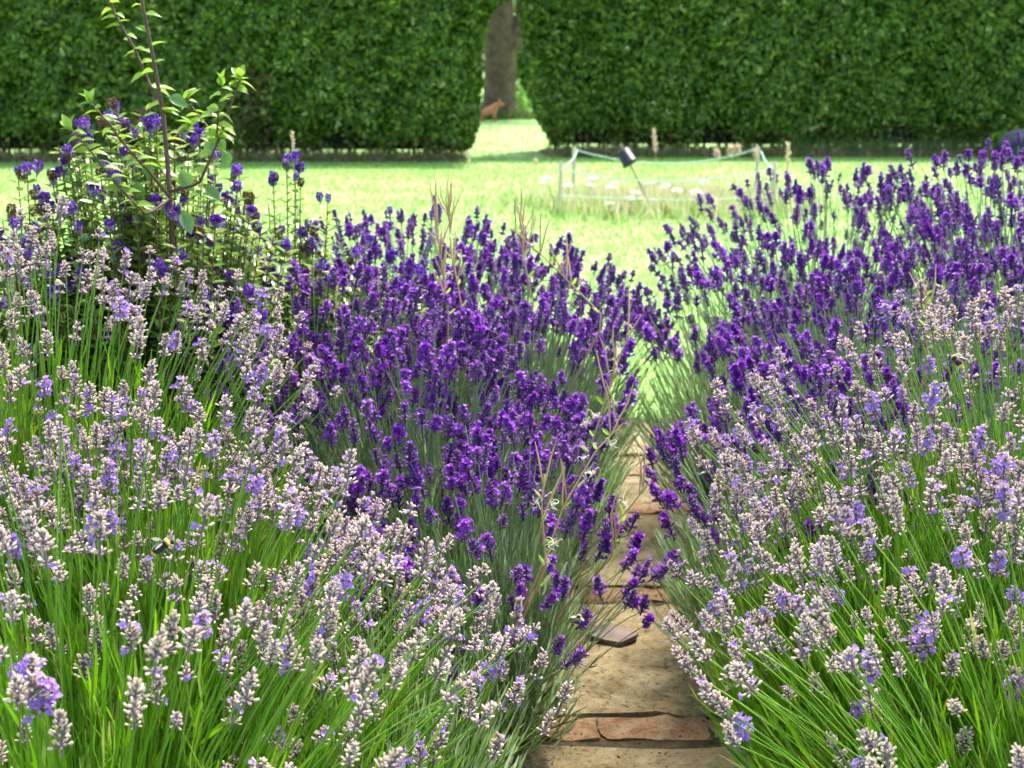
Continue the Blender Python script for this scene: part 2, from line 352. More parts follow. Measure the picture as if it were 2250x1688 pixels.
    # stems at the foot
    ns = int((x1 - x0) * 7); sx = x0 + (x1 - x0) * rng.random(ns); sy = y0 + .32 + depth * .4 * rng.random(ns)
    ok = (sx < endf(np.array(.2)) - .1) if end_side > 0 else (sx > endf(np.array(.2)) + .1); sx, sy = sx[ok], sy[ok]; ns = len(sx)
    PP = np.stack([np.stack([sx, sy, 0 * sx], -1), np.stack([sx + rng.normal(0, .05, ns), sy, 0 * sx + .25], -1), np.stack([sx + rng.normal(0, .1, ns), sy, 0 * sx + .6], -1)], 1) - base
    V, F = tubes(PP, np.array([.022, .018, .012]), 5)
    link('stems', make_mesh('hedge_stems', [(V, F.reshape(-1, 4), 0)], [M['bark']]), t, kind='stuff')
    # pale blossoms dotted over the face
    nb = int((x1 - x0) * 5); z = .35 + (H - .4) * rng.random(nb); x = lim(z, rng.random(nb)); y = y0 + wob(x, z, seed) - .06
    C = np.repeat(np.stack([x, y, z], -1), 7, 0); C = C + rng.normal(0, .018, C.shape); n = len(C)
    V, F = ovals(C - base, rdir(n), norm(rdir(n) + np.array([0, -1.2, .5])), .032, .026)
    link('blossoms', make_mesh('hedge_blossoms', [(V, F, 0)], [M['blossom']]), t, kind='stuff')
    return t
hedge('clipped green hedge with a brown dead patch, left of the gap', -11.0, -.3, 18.15, 2.55, 1.1,
      lambda z: np.interp(z, [0, .25, .6, 1.3, 1.7, 1.88, 2.05, 2.5], [-.72, -.60, -.50, -.43, -.38, -.30, -.10, .0]), +1, .3, 80000, [(-3.25, .70, .30, .6)])
hedge('clipped green hedge behind the string fence, right of the gap', 0.0, 11.5, 19.3, 2.6, 1.1,
      lambda z: np.interp(z, [0, .25, .55, .9, 1.4, 1.9, 2.5], [.66, .50, .36, .27, .21, .16, .06]), -1, 1.9, 80000, [])
# dry litter under the hedges
def litter(n, x0, x1, y0, y1):
    P = np.stack([rng.uniform(x0, x1, n), rng.uniform(y0, y1, n), rng.uniform(0, .05, n)], -1)
    return blades(P, rdir(n, .7), rdir(n), rng.uniform(.05, .16, n), .012, rng.uniform(-.8, .8, n))
g = [(*litter(10000, -11, -.62, 17.95, 18.7), 0), (*litter(10000, .42, 11.5, 18.75, 19.9), 0)]
link('leaf_litter', make_mesh('leaf_litter', g, [M['litter']]), kind='stuff')['label'] = 'brown dry litter along the foot of the hedges'
# ragged grass and weeds at the hedge foot
n = 9000; P = np.stack([np.where(rng.random(n) < .3, rng.uniform(-7.4, -.7, n), rng.uniform(.6, 8, n)), rng.random(n), 0 * rng.random(n)], -1)
P[:, 1] = np.where(P[:, 0] < 0, 17.95 + .5 * P[:, 1], 18.85 + .7 * P[:, 1])
V, F = blades(P, rdir(n, 1.8), rdir(n), rng.uniform(.06, .24, n) * np.where(P[:, 0] > 3.5, 1.3, .7), .012, rng.uniform(-.7, .7, n))
link('rough_grass', make_mesh('rough_grass', [(V, F, 0)], [mat('rough_grass', [(.06, .13, .02), (.11, .19, .04), (.20, .22, .08)], .6, trans=.3)]), kind='stuff')['label'] = 'rough dark grass at the foot of the hedges'

# ------------------------------------------------------------------ tree and shrubs beyond the gap
def leaf_cloud(n, c, r, size, seed, lumps=14):
    rr = np.random.default_rng(seed); c = np.array(c); r = np.array(r)
    Lc = c + rr.normal(0, .45, (lumps, 3)) * r; k = rr.integers(0, lumps, n)
    P = Lc[k] + norm(rr.normal(size=(n, 3))) * (rr.random((n, 1)) ** .4) * r * .55
    return ovals(P, norm(rr.normal(size=(n, 3)) + [0, 0, -.3]), norm(rr.normal(size=(n, 3)) + [0, 0, 1.]), rr.uniform(.7, 1.3, n) * size, rr.uniform(.7, 1.3, n) * size * .6, .15, .1)
tb = ground(1096, 261); tb[2] = 0; TD = tb[1]
t = thing('broadleaf_tree', 'old forked tree trunk standing beyond the gap in the hedge', 'tree', tb)
def bez(p, n): # Catmull-like resample
    p = np.array(p, float); u = np.linspace(0, len(p) - 1, n); i = np.clip(u.astype(int), 0, len(p) - 2); f = (u - i)[:, None]
    f = f * f * (3 - 2 * f) * .5 + f * .5; return p[i] * (1 - f) + p[i + 1] * f
g = []
for pts, rad in (([(0, 0, -.05), (.0, 0, .12), (.02, 0, .5), (.04, 0, 1.2), (.02, 0, 1.9), (-.02, .1, 2.8), (-.1, .2, 4.2), (0, .2, 6.2)], [.52, .40, .325, .30, .315, .26, .2, .1]),
                 ([(.12, 0, 1.35), (.34, .05, 1.75), (.52, .1, 2.1), (.9, .2, 3.0), (1.4, .3, 4.4)], [.20, .19, .16, .13, .07]),
                 ([(-.05, .1, 3.2), (-.8, .2, 4.0), (-1.6, .1, 5.0)], [.15, .12, .06])):
    P = bez(pts, 14); V, F = tubes(P, np.interp(np.linspace(0, 1, 14), np.linspace(0, 1, len(rad)), rad), 26)
    an = np.arange(len(V)) % 26; V = V + (.022 * np.sin(an * 2.1 + .8 * np.sin(V[:, 2] * 3)) + .01 * np.sin(V[:, 2] * 14 + an))[:, None] * norm((V - np.repeat(P, 26, 0)) * [1, 1, 0]); g.append((V, F.reshape(-1, 4), 0))
link('trunk', make_mesh('trunk', g, [M['bark']]), t)
V, F = leaf_cloud(9000, (0, .3, 6.2), (2.4, 2.2, 1.7), .16, 5, 22)
link('crown', make_mesh('tree_crown', [(V, F, 0)], [M['crown']]), t, kind='stuff')
def shrub(label, c, r, n, size, seed, m, group=None):
    t = thing('shrub', label, 'shrub', (c[0], c[1], 0), group)
    V, F = leaf_cloud(n, (0, 0, c[2]), r, size, seed, 16); link('leaves', make_mesh('shrub_leaves', [(V, F, 0)], [m]), t, kind='stuff')
    rr = np.random.default_rng(seed); P = np.stack([np.stack([rr.normal(0, .1, 6) * r[0], rr.normal(0, .1, 6) * r[1], 0 * np.arange(6)], -1), rr.normal(0, .4, (6, 3)) * r + [0, 0, c[2]]], 1)
    P = np.stack([P[:, 0], P[:, 0] * .6 + P[:, 1] * .4, P[:, 1]], 1); V, F = tubes(P, np.array([.035, .025, .01]) * max(.2, min(1, r[0])), 6)
    link('branches', make_mesh('shrub_branches', [(V, F.reshape(-1, 4), 0)], [M['bark']]), t)
    return t
shrub('dark bushy evergreen behind the forked tree, filling the gap', (.9, 39, 1.5), (2.0, 1.2, 1.8), 6000, .2, 21, M['hedge'])
shrub('large dark bush behind the forked tree, on its left', (-2.3, 41, 1.6), (2.0, 1.2, 1.9), 5000, .22, 22, M['hedge'])
shrub('low pale green weedy plant right of the tree foot', (.08, 33.5, .28), (.30, .3, .3), 500, .10, 23, M['grass'])
# mound of rough grass round the tree foot
n = 2500; a = rng.random(n) * 6.28; q = rng.random(n) ** .7 * .9
P = np.stack([tb[0] + np.cos(a) * q, tb[1] - .15 + np.sin(a) * q * .6, .10 * (1 - q)], -1)
V, F = blades(P, rdir(n, 1.6), rdir(n), rng.uniform(.08, .22, n), .02, rng.uniform(-.6, .6, n))
link('rough_grass', make_mesh('tree_foot_grass', [(V, F, 0)], [bpy.data.materials['rough_grass']]), kind='stuff')['label'] = 'dark rough grass round the foot of the tree'

def skin(name, verts, edges, radii, m, root=0, sub=2):
    me = bpy.data.meshes.new(name); me.from_pydata([tuple(map(float, v)) for v in verts], edges, []); me.materials.append(m)
    o = bpy.data.objects.new(name, me); col.objects.link(o)
    sk = o.modifiers.new('skin', 'SKIN'); sk.use_smooth_shade = True
    for i, r_ in enumerate(radii):
        me.skin_vertices[0].data[i].radius = (r_, r_) if not hasattr(r_, '__len__') else r_
        me.skin_vertices[0].data[i].use_root = (i == root)
    o.modifiers.new('sub', 'SUBSURF').levels = sub; o.modifiers['sub'].render_levels = sub
    dg = bpy.context.evaluated_depsgraph_get(); dg.update(); me2 = bpy.data.meshes.new_from_object(o.evaluated_get(dg)); bpy.data.objects.remove(o)
    return me2
# small russet animal sitting at the foot of the tree, head raised to the right
av = [(0, 0, .22), (.16, 0, .30), (.33, 0, .40), (.43, 0, .52), (.53, 0, .52), (.63, -.01, .48),      # rump..chest, neck, head, muzzle
      (-.10, -.10, .14), (-.02, -.12, .03), (.08, -.13, .02), (-.10, .10, .14), (-.02, .12, .03), (.08, .13, .02),
      (.33, -.08, .20), (.33, -.08, .03), (.39, -.09, .02), (.33, .08, .20), (.33, .08, .03), (.39, .09, .02),
      (-.16, 0, .14), (-.36, -.05, .05), (-.52, -.1, .06)]
ae = [(0, 1), (1, 2), (2, 3), (3, 4), (4, 5), (0, 6), (6, 7), (7, 8), (0, 9), (9, 10), (10, 11), (2, 12), (12, 13), (13, 14), (2, 15), (15, 16), (16, 17), (0, 18), (18, 19), (19, 20)]
ar = [.15, .15, .12, .075, .085, .03, .09, .04, .028, .09, .04, .028, .05, .03, .026, .05, .03, .026, .05, .06, .02]
ap = ground(1072, 270); t = thing('animal', 'small russet brown animal sitting at the foot of the tree, head raised', 'animal', (ap[0] - .12, tb[1] - 1.3, .0)); t.scale = (.72, .72, .66)
link('body', skin('animal_body', av, ae, ar, M['fox']), t)
for s in (-1, 1):
    V = np.array([(.44, s * .02, .58), (.52, s * .02, .59), (.49, s * .085, .58), (.47, s * .06, .70)])
    link('ear', make_mesh('ear', [(V, [[0, 1, 3], [1, 2, 3], [2, 0, 3], [0, 2, 1]], 0)], [M['fox']]), t)

# ------------------------------------------------------------------ string fence round the long-grass patch, cane with a pot
def stake(px, ytop, gp, h, label):
    o = thing('fence_stake', label, 'stake', gp, 'stakes of the string fence')
    w = .014; zs = np.array([-.1, h - .012, h]); rw = np.array([w, w, w * .75])
    V, F = tubes(np.stack([np.array([.004 * z, .003 * z, z]) for z in zs]), rw * 1.35, 4)
    link('post', make_mesh('stake', [(V, np.concatenate([F.reshape(-1, 4), [[8, 9, 10, 11]]]), 0)], [M['wood']], False), o); return o
SA = np.array([.395, 11.7, 0]); SB = np.array([.56, 13.0, 0]); SC = np.array([2.22, 13.0, 0]); SD = np.array([2.16, 11.8, 0])
for p, h, lb in ((SA, .46, 'pale wooden stake, front corner of the string fence next to the gap'), (SB, .50, 'orange-brown wooden stake, back corner of the string fence nearest the gap'),
                 (SC, .50, 'taller wooden stake, back corner of the string fence behind the lavender'), (SD, .45, 'shorter wooden stake, front corner of the string fence half hidden by lavender')):
    stake(0, 0, p, h, lb)
def string(a, za, b, zb, sag, label):
    u = np.linspace(0, 1, 24)[:, None]; P = (a + [0, 0, za]) * (1 - u) + (b + [0, 0, zb]) * u
    P[:, 2] -= sag * 4 * (u * (1 - u))[:, 0]; P += rng.normal(0, .002, P.shape)
    V, F = tubes(P, .0045, 5); tag(link('fence_string', make_mesh('string', [(V, F.reshape(-1, 4), 0)], [M['string']])), label, 'string', 'green strings of the fence')
o_ = np.array([0, -.03, 0])
string(SB + o_, .48, SC + o_, .48, .13, 'green string sagging along the back of the stake fence, at stake-top height')
string(SA + o_, .40, SD + o_, .40, .10, 'green string sagging across the front of the stake fence, the upper one')
string(SA + o_, .19, SD + o_, .17, .03, 'green string low across the front of the stake fence')
string(SA + [.03, 0, 0], .42, SB + [.03, 0, 0], .46, .03, 'short green string joining the two stakes nearest the gap')
string(SC + [.03, 0, 0], .46, SD + [.03, 0, 0], .41, .06, 'short green string joining the two stakes behind the lavender')

ca = np.array([1.19, 11.75, 0]); cb = np.array([.885, 11.75, .60])
t = thing('garden_cane', 'leaning bamboo cane in the long grass, carrying a black pot', 'cane', ca)
cd = norm(cb - ca); L = np.linalg.norm(cb - ca)
us = np.linspace(-.08, 1, 13); V, F = tubes(np.stack([cd * L * u for u in us]), np.where(np.arange(13) % 3 == 0, .0115, .0098), 7)
link('cane', make_mesh('cane', [(V, np.concatenate([F.reshape(-1, 4)]), 0)], [M['cane']]), t)
pc = cb - cd * .19                                          # an upturned pot threaded on the cane
pz = [(.036, .125), (.040, .125), (.046, .03), (.050, .028), (.050, .0), (.046, .0), (.044, .03), (.036, .118), (.0, .118)]
prof = [(.0, .125)] + pz; k = 20; a = np.arange(k) * 2 * math.pi / k
V = np.array([[r_ * math.cos(q) * 1.3, r_ * math.sin(q) * 1.3, z * 1.1] for r_, z in prof for q in a])
F = [[i * k + j, i * k + (j + 1) % k, (i + 1) * k + (j + 1) % k, (i + 1) * k + j] for i in range(len(prof) - 1) for j in range(k)]
po = tag(link('plant_pot', make_mesh('plant_pot', [(V, F, 0)], [M['pot']]), None, pc, quat_z(norm(cd + np.array([-.10, .05, 0])))), 'small black plastic pot upturned on the leaning cane', 'pot')

# long straw grass in the patch
n = 5200; P = np.stack([rng.normal(1.32, .62, n), rng.normal(12.4, .5, n), np.zeros(n)], -1)
V, F = blades(P, rdir(n, 4.0), rdir(n), rng.uniform(.06, .30, n) * np.clip(1.35 - np.abs(P[:, 0] - 1.3) * .55, .3, 1), .008, rng.uniform(-.35, .35, n))
V2, F2 = blades(P[:2600] + [0, 0, .0], rdir(2600, 3), rdir(2600), rng.uniform(.06, .18, 2600), .012, rng.uniform(-.5, .5, 2600))
link('long_grass', make_mesh('long_grass', [(V, F, 0), (V2, F2, 1)], [M['straw'], M['grass']]), kind='stuff')['label'] = 'long straw coloured grass inside the string fence'
def flower_mesh(name, m, r_, npet):
    a = np.arange(npet) * 2.4; q = np.sqrt(np.arange(npet) / npet) * r_
    P = np.stack([np.cos(a) * q, np.sin(a) * q, .25 * (r_ - q)], -1); D = norm(np.stack([np.cos(a), np.sin(a), .4 + 0 * a], -1))
    V, F = ovals(P, D, np.tile([0, 0, 1.], (npet, 1)), r_ * .55, r_ * .45, .2)
    Vs, Fs = tubes(np.array([(0, 0, 0), (.003, 0, -.1), (0, .003, -.21)]), [.003, .003, .003], 4)
    return make_mesh(name, [(V, F, 0), (Vs, Fs.reshape(-1, 4), 1)], [m, M['grass']])
wf = flower_mesh('white_flower', M['white_flower'], .034, 34); yf = flower_mesh('yellow_flower', M['yellow'], .02, 16)
for px, py, d in [(1202, 398, 11.5), (1303, 394, 12.6), (1296, 408, 12.2), (1342, 413, 12.3), (1351, 404, 12.7), (1397, 425, 12), (1461, 411, 12.4), (1385, 437, 11.8), (1413, 436, 11.9), (1435, 440, 11.8),
                  (1340, 448, 11.6), (1249, 409, 12.3), (1424, 404, 12.8), (1548, 401, 12.8), (1487, 420, 12.2), (1530, 424, 12.1), (1580, 440, 11.9)]:
    p = at(px, py, d); sc = max(.3, p[2] / .21)
    o = link('white_flower', wf, None, p, quat_z(norm(np.array([random.gauss(0, .15), random.gauss(0, .15) - .25, 1]))), random.uniform(.8, 1.25))
    o.scale = (o.scale[0], o.scale[1], sc); tag(o, 'small white flower head among the long grass by the string fence', 'flower', 'white flowers in the long grass')
for px, py, d in [(1311, 369, 12.9), (1414, 358, 12.9), (1447, 385, 12.4), (1503, 385, 12.5), (1539, 378, 12.6), (1552, 384, 12.4), (1330, 462, 11.6), (1366, 450, 11.7), (1290, 440, 11.8)]:
    p = at(px, py, d); o = link('yellow_flower', yf, None, p); o.scale = (1, 1, max(.3, p[2] / .21))
    tag(o, 'tiny yellow flower among the long grass by the string fence', 'flower', 'yellow flowers in the long grass')
def plume(px, py0, py1, d, wpx, label):
    a, b = at(px, py1, d), at(px + random.uniform(-4, 4), py0, d); root = np.array([a[0] + .02, a[1], 0.0]); n = 90
    t = thing('grass_plume', label, 'grass', root, 'tall grass seed heads')
    V, F = tubes(np.stack([root * 0, (a - root) * .5 + [.006, 0, 0], a - root, b - root]), [.003, .0028, .0022, .001], 4); link('stem', make_mesh('plume_stem', [(V, F.reshape(-1, 4), 0)], [M['plume']]), t)
    u = rng.random(n)[:, None]; P = (a - root) * (1 - u) + (b - root) * u; w = wpx / FPX * d
    D = norm(np.stack([rng.normal(0, .5, n), rng.normal(0, .5, n), np.full(n, 1.)], -1)); V, F = blades(P, D, rdir(n), w * rng.uniform(1.2, 2.2, n), w * .5, rng.uniform(-.2, .2, n))
    link('seed_head', make_mesh('plume_head', [(V, F, 0)], [M['plume']]), t)
for a in [(1730, 320, 376, 10.5, 7, 'curved buff grass plume standing alone right of the string fence'), (1440, 288, 338, 12.8, 6, 'bent buff grass stalk against the hedge, above the fenced patch'), (1577, 335, 352, 12.9, 7, 'buff grass plume left of the taller back stake'),
          (1608, 326, 345, 13, 7, 'pair-mate grass plume close to the taller back stake'), (1623, 324, 342, 13, 6, 'thin grass plume just left of the taller back stake'), (1660, 332, 348, 12.7, 5, 'short grass plume touching the taller back stake'),
          (1180, 352, 366, 8, 4, 'thin buff grass stalk on the lawn before the gap'), (1031, 334, 358, 9, 4, 'reddish dry grass stalk on the lawn left of the gap'), (645, 294, 345, 4.2, 5, 'tall reddish grass stalk above the purple flowers near the dead hedge patch')]: plume(*a)

# ------------------------------------------------------------------ things along the hedge foot
def lump(name, r, m, seed, nseg=14, amp=.18):
    rr = np.random.default_rng(seed); u, v = np.meshgrid(np.linspace(0, 2 * math.pi, nseg, endpoint=False), np.linspace(0.02, math.pi - .02, nseg // 2 + 2))
    D = np.stack([np.cos(u) * np.sin(v), np.sin(u) * np.sin(v), np.cos(v)], -1); ph = rr.random(3) * 6
    s = 1 + amp * np.sin(3 * D[..., 0] + ph[0]) * np.cos(2.5 * D[..., 1] + ph[1]) + amp * .6 * np.sin(6 * D[..., 2] + 4 * D[..., 0] + ph[2])
    V = (D * s[..., None] * r).reshape(-1, 3); nv = u.shape[0]
    F = [[i * nseg + j, i * nseg + (j + 1) % nseg, (i + 1) * nseg + (j + 1) % nseg, (i + 1) * nseg + j] for i in range(nv - 1) for j in range(nseg)]
    return make_mesh(name, [(V, F, 0)], [m])
p = ground(1487, 326); tag(link('rock', lump('rock', (.09, .07, .045), M['rock'], 3), None, (p[0], p[1], .05)), 'pale grey rock in the litter under the hedge', 'rock')
p = ground(2240, 358); t = thing('tarpaulin_heap', 'slate blue cloth draped over brown logs at the hedge foot, right edge', 'heap', (p[0] + .1, p[1] + .15, 0))
nn = 15; X, Y = np.meshgrid(np.linspace(-.36, .36, nn), np.linspace(-.3, .3, nn)); rr2 = (X / .36) ** 2 + (Y / .3) ** 2
Z = .40 * np.sqrt(np.clip(1.1 - rr2 * .9, .0, 1)) + .025 * np.sin(22 * X + 9 * Y) * rr2
V, F = sheet(-.36, .36, -.3, .3, nn, nn, lambda x, y: Z); o = link('cloth', make_mesh('cloth', [(V, F, 0)], [M['slate_cloth']]), t)
sd = o.modifiers.new('thick', 'SOLIDIFY'); sd.thickness = .012
for i, (x, z) in enumerate([(-.02, .07), (.16, .08), (.07, .2), (.3, .07)]):
    V, F = tubes(np.array([(x, -.36, z), (x + .01, 0, z), (x, .3, z)]), [.07, .075, .07], 9)
    cap = [list(range(9))]; link('log', make_mesh('log', [(V, F.reshape(-1, 4), 0), (V[:9], cap, 0)], [M['logwood']]), t)
p = ground(2200, 350); shrub('small bright green leafy plant beside the slate cloth heap', (p[0], p[1] + .1, .16), (.13, .1, .17), 160, .085, 31, M['paleleaf'])

# ------------------------------------------------------------------ lavender
def calyx_set(P, D, L, W, gr):
    """club-shaped calyces: lower part slot 0, swollen tip slot 1"""
    n = len(P); s = np.array([0, .35, .62, .92, 1.02])
    r_ = np.array([.40, .80, .85, 1.05, .50]); PP = P[:, None] + D[:, None] * (s[None, :, None] * L[:, None, None])
    PP = PP + np.array([0, 0, 1.]) * (s ** 2)[None, :, None] * (L * .14)[:, None, None]
    V, F = tubes(PP, r_[None] * W[:, None] * .5, 5)
    gr.append((V, F[:, :2].reshape(-1, 4), 0)); gr.append((V, F[:, 2:].reshape(-1, 4), 1)); return PP[:, -1]
def corollas(P, D, size, gr, slot, r):
    n = len(P); ref = rdir(n); U = norm(np.cross(D, ref)); W = np.cross(D, U)
    for k in range(5):
        a = k * 1.2566 + r.random(n) * .5; O = np.cos(a)[:, None] * U + np.sin(a)[:, None] * W
        s = (size * (1.25 if k < 2 else .95) * r.uniform(.8, 1.2, n))[:, None]; T = np.cross(D, O)
        b0 = P - D * s * .3; m = P + D * s * .35 + O * s * .55; t = P + D * s * (.5 if k < 2 else .2) + O * s * 1.15
        V = np.stack([b0, m - T * s * .48, t, m + T * s * .48], 1).reshape(-1, 3)
        gr.append((V, (np.arange(n) * 4)[:, None] + [0, 1, 2, 3], slot))
def spike_mesh(kind, seed):
    r = np.random.default_rng(seed); gr = []
    pale = kind == 'pale'
    if pale:
        nw = int(r.integers(3, 7)); gap = r.uniform(.0070, .0088); cl, cw = .0136, .0034; per = 9; flower = r.choice([0, .04, .10, .25, .6], p=[.36, .27, .2, .11, .06])
        if seed % 7 == 0: nw = 2; flower = .05
    else:
        nw = int(r.integers(4, 8)); gap = r.uniform(.0058, .0072); cl, cw = .0116, .0036; per = 9; flower = r.choice([.08, .2, .35, .5])
        if seed % 7 == 0: nw = 3
    zs = [0.0 if (i == 0) else .006 + i * gap for i in range(nw)]
    if r.random() < .45: zs[1:] = [z + .009 for z in zs[1:]]           # a gap above the lowest whorl
    top = zs[-1] + .006
    Vc, Fc = tubes(np.array([(0, 0, -.012), (0, 0, top * .5), (0, 0, top), (0, 0, top + .003)]), [.0013, .0022 if pale else .0028, .0020, .0003], 6); gr.append((Vc, Fc.reshape(-1, 4), 3))
    P, D, L, W = [], [], [], []
    for i, z in enumerate(zs):
        f = i / max(1, nw - 1); m = int(per * (1 - .35 * f * f)) if i else per - int(r.integers(0, 5))
        a = np.arange(m) * 2 * math.pi / m + r.random() * 6 + r.normal(0, .15, m)
        el = R(20 if pale else 32) + f ** 1.5 * R(38) + r.normal(0, .16, m)
        d = np.stack([np.cos(a) * np.cos(el), np.sin(a) * np.cos(el), np.sin(el)], -1)
        P.append(d * [.0012, .0012, 0] + [0, 0, z] + r.normal(0, .0008, (m, 3))); D.append(d); sc = (1 - .25 * f) * r.uniform(.62, 1.22, m)
        L.append(cl * sc); W.append(cw * r.uniform(.85, 1.15, m) * (1 - .1 * f))
        if r.random() < .6:                                              # inner ring fills the whorl
            a2 = a + math.pi / m; el2 = el + R(24); d2 = np.stack([np.cos(a2) * np.cos(el2), np.sin(a2) * np.cos(el2), np.sin(el2)], -1)
            P.append(d2 * [.001, .001, 0] + [0, 0, z + .001]); D.append(d2); L.append(cl * .85 * sc); W.append(cw * .9 * np.ones(m))
    P, D, L, W = map(np.concatenate, (P, D, L, W))
    tips = calyx_set(P, D, L, W, gr)
    sel = r.random(len(P)) < flower; side = r.normal(size=3); side /= np.linalg.norm(side); sel &= (D @ side > -.4)
    if sel.any(): corollas(tips[sel], norm(D[sel] + [0, 0, .1]), np.full(sel.sum(), .0050 if pale else .0046), gr, 2, r)
    ms = [M['calyx_base'], M['calyx_tip'], M['lilac'], M['core_pale']] if pale else [M['dcalyx'], M['dtip'], M['violet'], M['dcore']]
    return make_mesh('pale_spike' if pale else 'dark_spike', gr, ms)
SPIKES = {k: [spike_mesh(k, 100 + i + (50 if k == 'dark' else 0)) for i in range(34)] for k in ('pale', 'dark')}

def canopy(c, Rx, Ry, H, flank, n, power):
    a = rng.random(n) * 2 * math.pi; q = rng.random(n) ** power
    x, y = np.cos(a) * q * Rx, np.sin(a) * q * Ry
    return np.stack([x, y, H * (1 - flank * q ** 1.8)], -1), q
COUNT = [0]
def lavender(label, kind, base, Rx, Ry, H, flank, nsp, nshoot, leafL=.05, leafW=.0042, sc=1.0, off=(0, 0), fol=(.45, .78), leafmat=None, stemmat=None, nblade=9, xcut=None, power=.5, group=None, jit=.085):
    bx, by = base; t = thing('lavender_plant', label, 'lavender', (bx, by, 0), group or ('faded pale lavender plants' if kind == 'pale' else 'deep purple lavender plants'))
    base3 = np.array([bx, by, 0.])
    leafmat = leafmat or (M['paleleaf'] if kind == 'pale' else M['darkleaf']); stemmat = stemmat or (M['palestem'] if kind == 'pale' else M['darkstem'])
    if kind == 'dark' and fol == (.45, .78): fol = (.34, .66)
    tip, q = canopy(base, Rx, Ry, H, flank, nsp, power); tip = tip + [off[0], off[1], 0]
    tip[:, 2] *= 1 - np.abs(rng.normal(0, jit, nsp)); tip[:, 2] += rng.normal(0, .02, nsp)
    if xcut is not None:
        keep = xcut(tip + base3); tip, q = tip[keep], q[keep]
    px, py, d = project(tip + base3); keep = (px > -140) & (px < 2390) & (py < 1850) & (d > .55); tip, q = tip[keep], q[keep]; n = len(tip)
    root = np.stack([tip[:, 0] * .22, tip[:, 1] * .22, 0 * q], -1) + rng.normal(0, .03, (n, 3)) * [1, 1, 0]
    h = tip - root; ctrl = root + h * [.42, .42, .62] + rng.normal(0, .022, (n, 3))
    u = np.linspace(.15, 1, 8)[None, :, None]; PP = root[:, None] * (1 - u) ** 2 + 2 * ctrl[:, None] * u * (1 - u) + tip[:, None] * u ** 2
    V, F = tubes(PP, np.linspace(.0016, .0011, 8) * sc, 4)
    g = [(V, F.reshape(-1, 4), 0)]
    # a pair of small leaves on some stalks
    k = rng.random(n) < .5; nk = k.sum(); Pm = PP[k, 3]; Dm = norm(PP[k, 4] - PP[k, 3])
    V, F = blades(np.concatenate([Pm, Pm]), np.concatenate([norm(Dm + rdir(nk) * .5), norm(Dm + rdir(nk) * .5)]), rdir(2 * nk), leafL * .8, leafW * .9, .2); g.append((V, F, 1))
    link('stems', make_mesh('lavender_stems', g, [stemmat, leafmat]), t, kind='stuff')
    dirs = norm(PP[:, -1] - PP[:, -2] + rng.normal(0, .012, (n, 3)) + [0, 0, .06 if kind == 'pale' else .03])
    pool = SPIKES[kind]; wd = 1.06 if kind == 'pale' else 1.26; sc = sc * (.81 if kind == 'pale' else .84)
    for i in range(n):
        s = sc * random.uniform(.82, 1.18)
        link('flower_spike', pool[random.randrange(len(pool))], t, tip[i], quat_z(dirs[i], random.random() * 6.28), (s * wd * random.uniform(.9, 1.1), s * wd * random.uniform(.9, 1.1), s * random.uniform(.72, 1.12)))
    COUNT[0] += n
    # leafy shoots below the flowers
    st, q = canopy(base, Rx * .86, Ry * .86, H, flank, nshoot, .55); st = st + [off[0] * .8, off[1] * .8, 0]
    st[:, 2] *= rng.uniform(fol[0], fol[1], nshoot)
    if xcut is not None: keep = xcut(st + base3); st = st[keep]
    px, py, d = project(st + base3); keep = (px > -300) & (px < 2550) & (py < 2300) & (d > .5); st = st[keep]; m = len(st)
    rt = np.stack([st[:, 0] * .45, st[:, 1] * .45, st[:, 2] * .25], -1); ax = norm(st - rt + [0, 0, .08])
    nb = nblade; f = np.tile(np.linspace(0, 1, nb), m); Ax = np.repeat(ax, nb, 0); St = np.repeat(st, nb, 0)
    P = St - Ax * ((1 - f) * .13)[:, None]; side = norm(np.cross(Ax, rdir(len(P))))
    D = norm(Ax + side * rng.uniform(.12, .55, len(P))[:, None]); S = np.cross(D, side)
    V, F = blades(P, D, S, leafL * rng.uniform(.65, 1.35, len(P)), leafW * rng.uniform(.7, 1.2, len(P)), rng.uniform(-.1, .45, len(P)))
    g = [(V, F, 0)]
    u = np.linspace(0, 1, 4)[None, :, None]; V, F = tubes(rt[:, None] * (1 - u) + st[:, None] * u, [.0022, .0018, .0014, .0008], 3); g.append((V, F.reshape(-1, 4), 1))
    link('leaves', make_mesh('lavender_leaves', g, [leafmat, stemmat]), t, kind='stuff')
    return t

# faded lavender on the left
lavender('big faded lavender at the bottom left, sparse spikes over long bright green leaves', 'pale', (-.58, 1.70), .62, .64, .84, .36, 500, 950, .085, .0044, fol=(.26, .70), nblade=7, jit=.19, power=.42)
lavender('faded lavender in the left bed, tallest against the violet-flowered shrub', 'pale', (-.88, 2.48), .56, .46, 1.02, .26, 300, 800, .07, .0042, fol=(.40, .78), nblade=7)
lavender('faded lavender bordering the deep purple one, middle of the left bed', 'pale', (-.56, 2.12), .36, .40, .80, .30, 240, 600, .07, .0042, fol=(.40, .76), nblade=7, jit=.12)
lavender('small faded lavender leaning towards the path from the left', 'pale', (-.22, 1.98), .29, .34, .57, .38, 130, 420, .05, .004, fol=(.35, .78), leafmat=M['darkleaf'], jit=.13, xcut=lambda p: p[:, 0] < .05 + rng.normal(0, .02, len(p)))
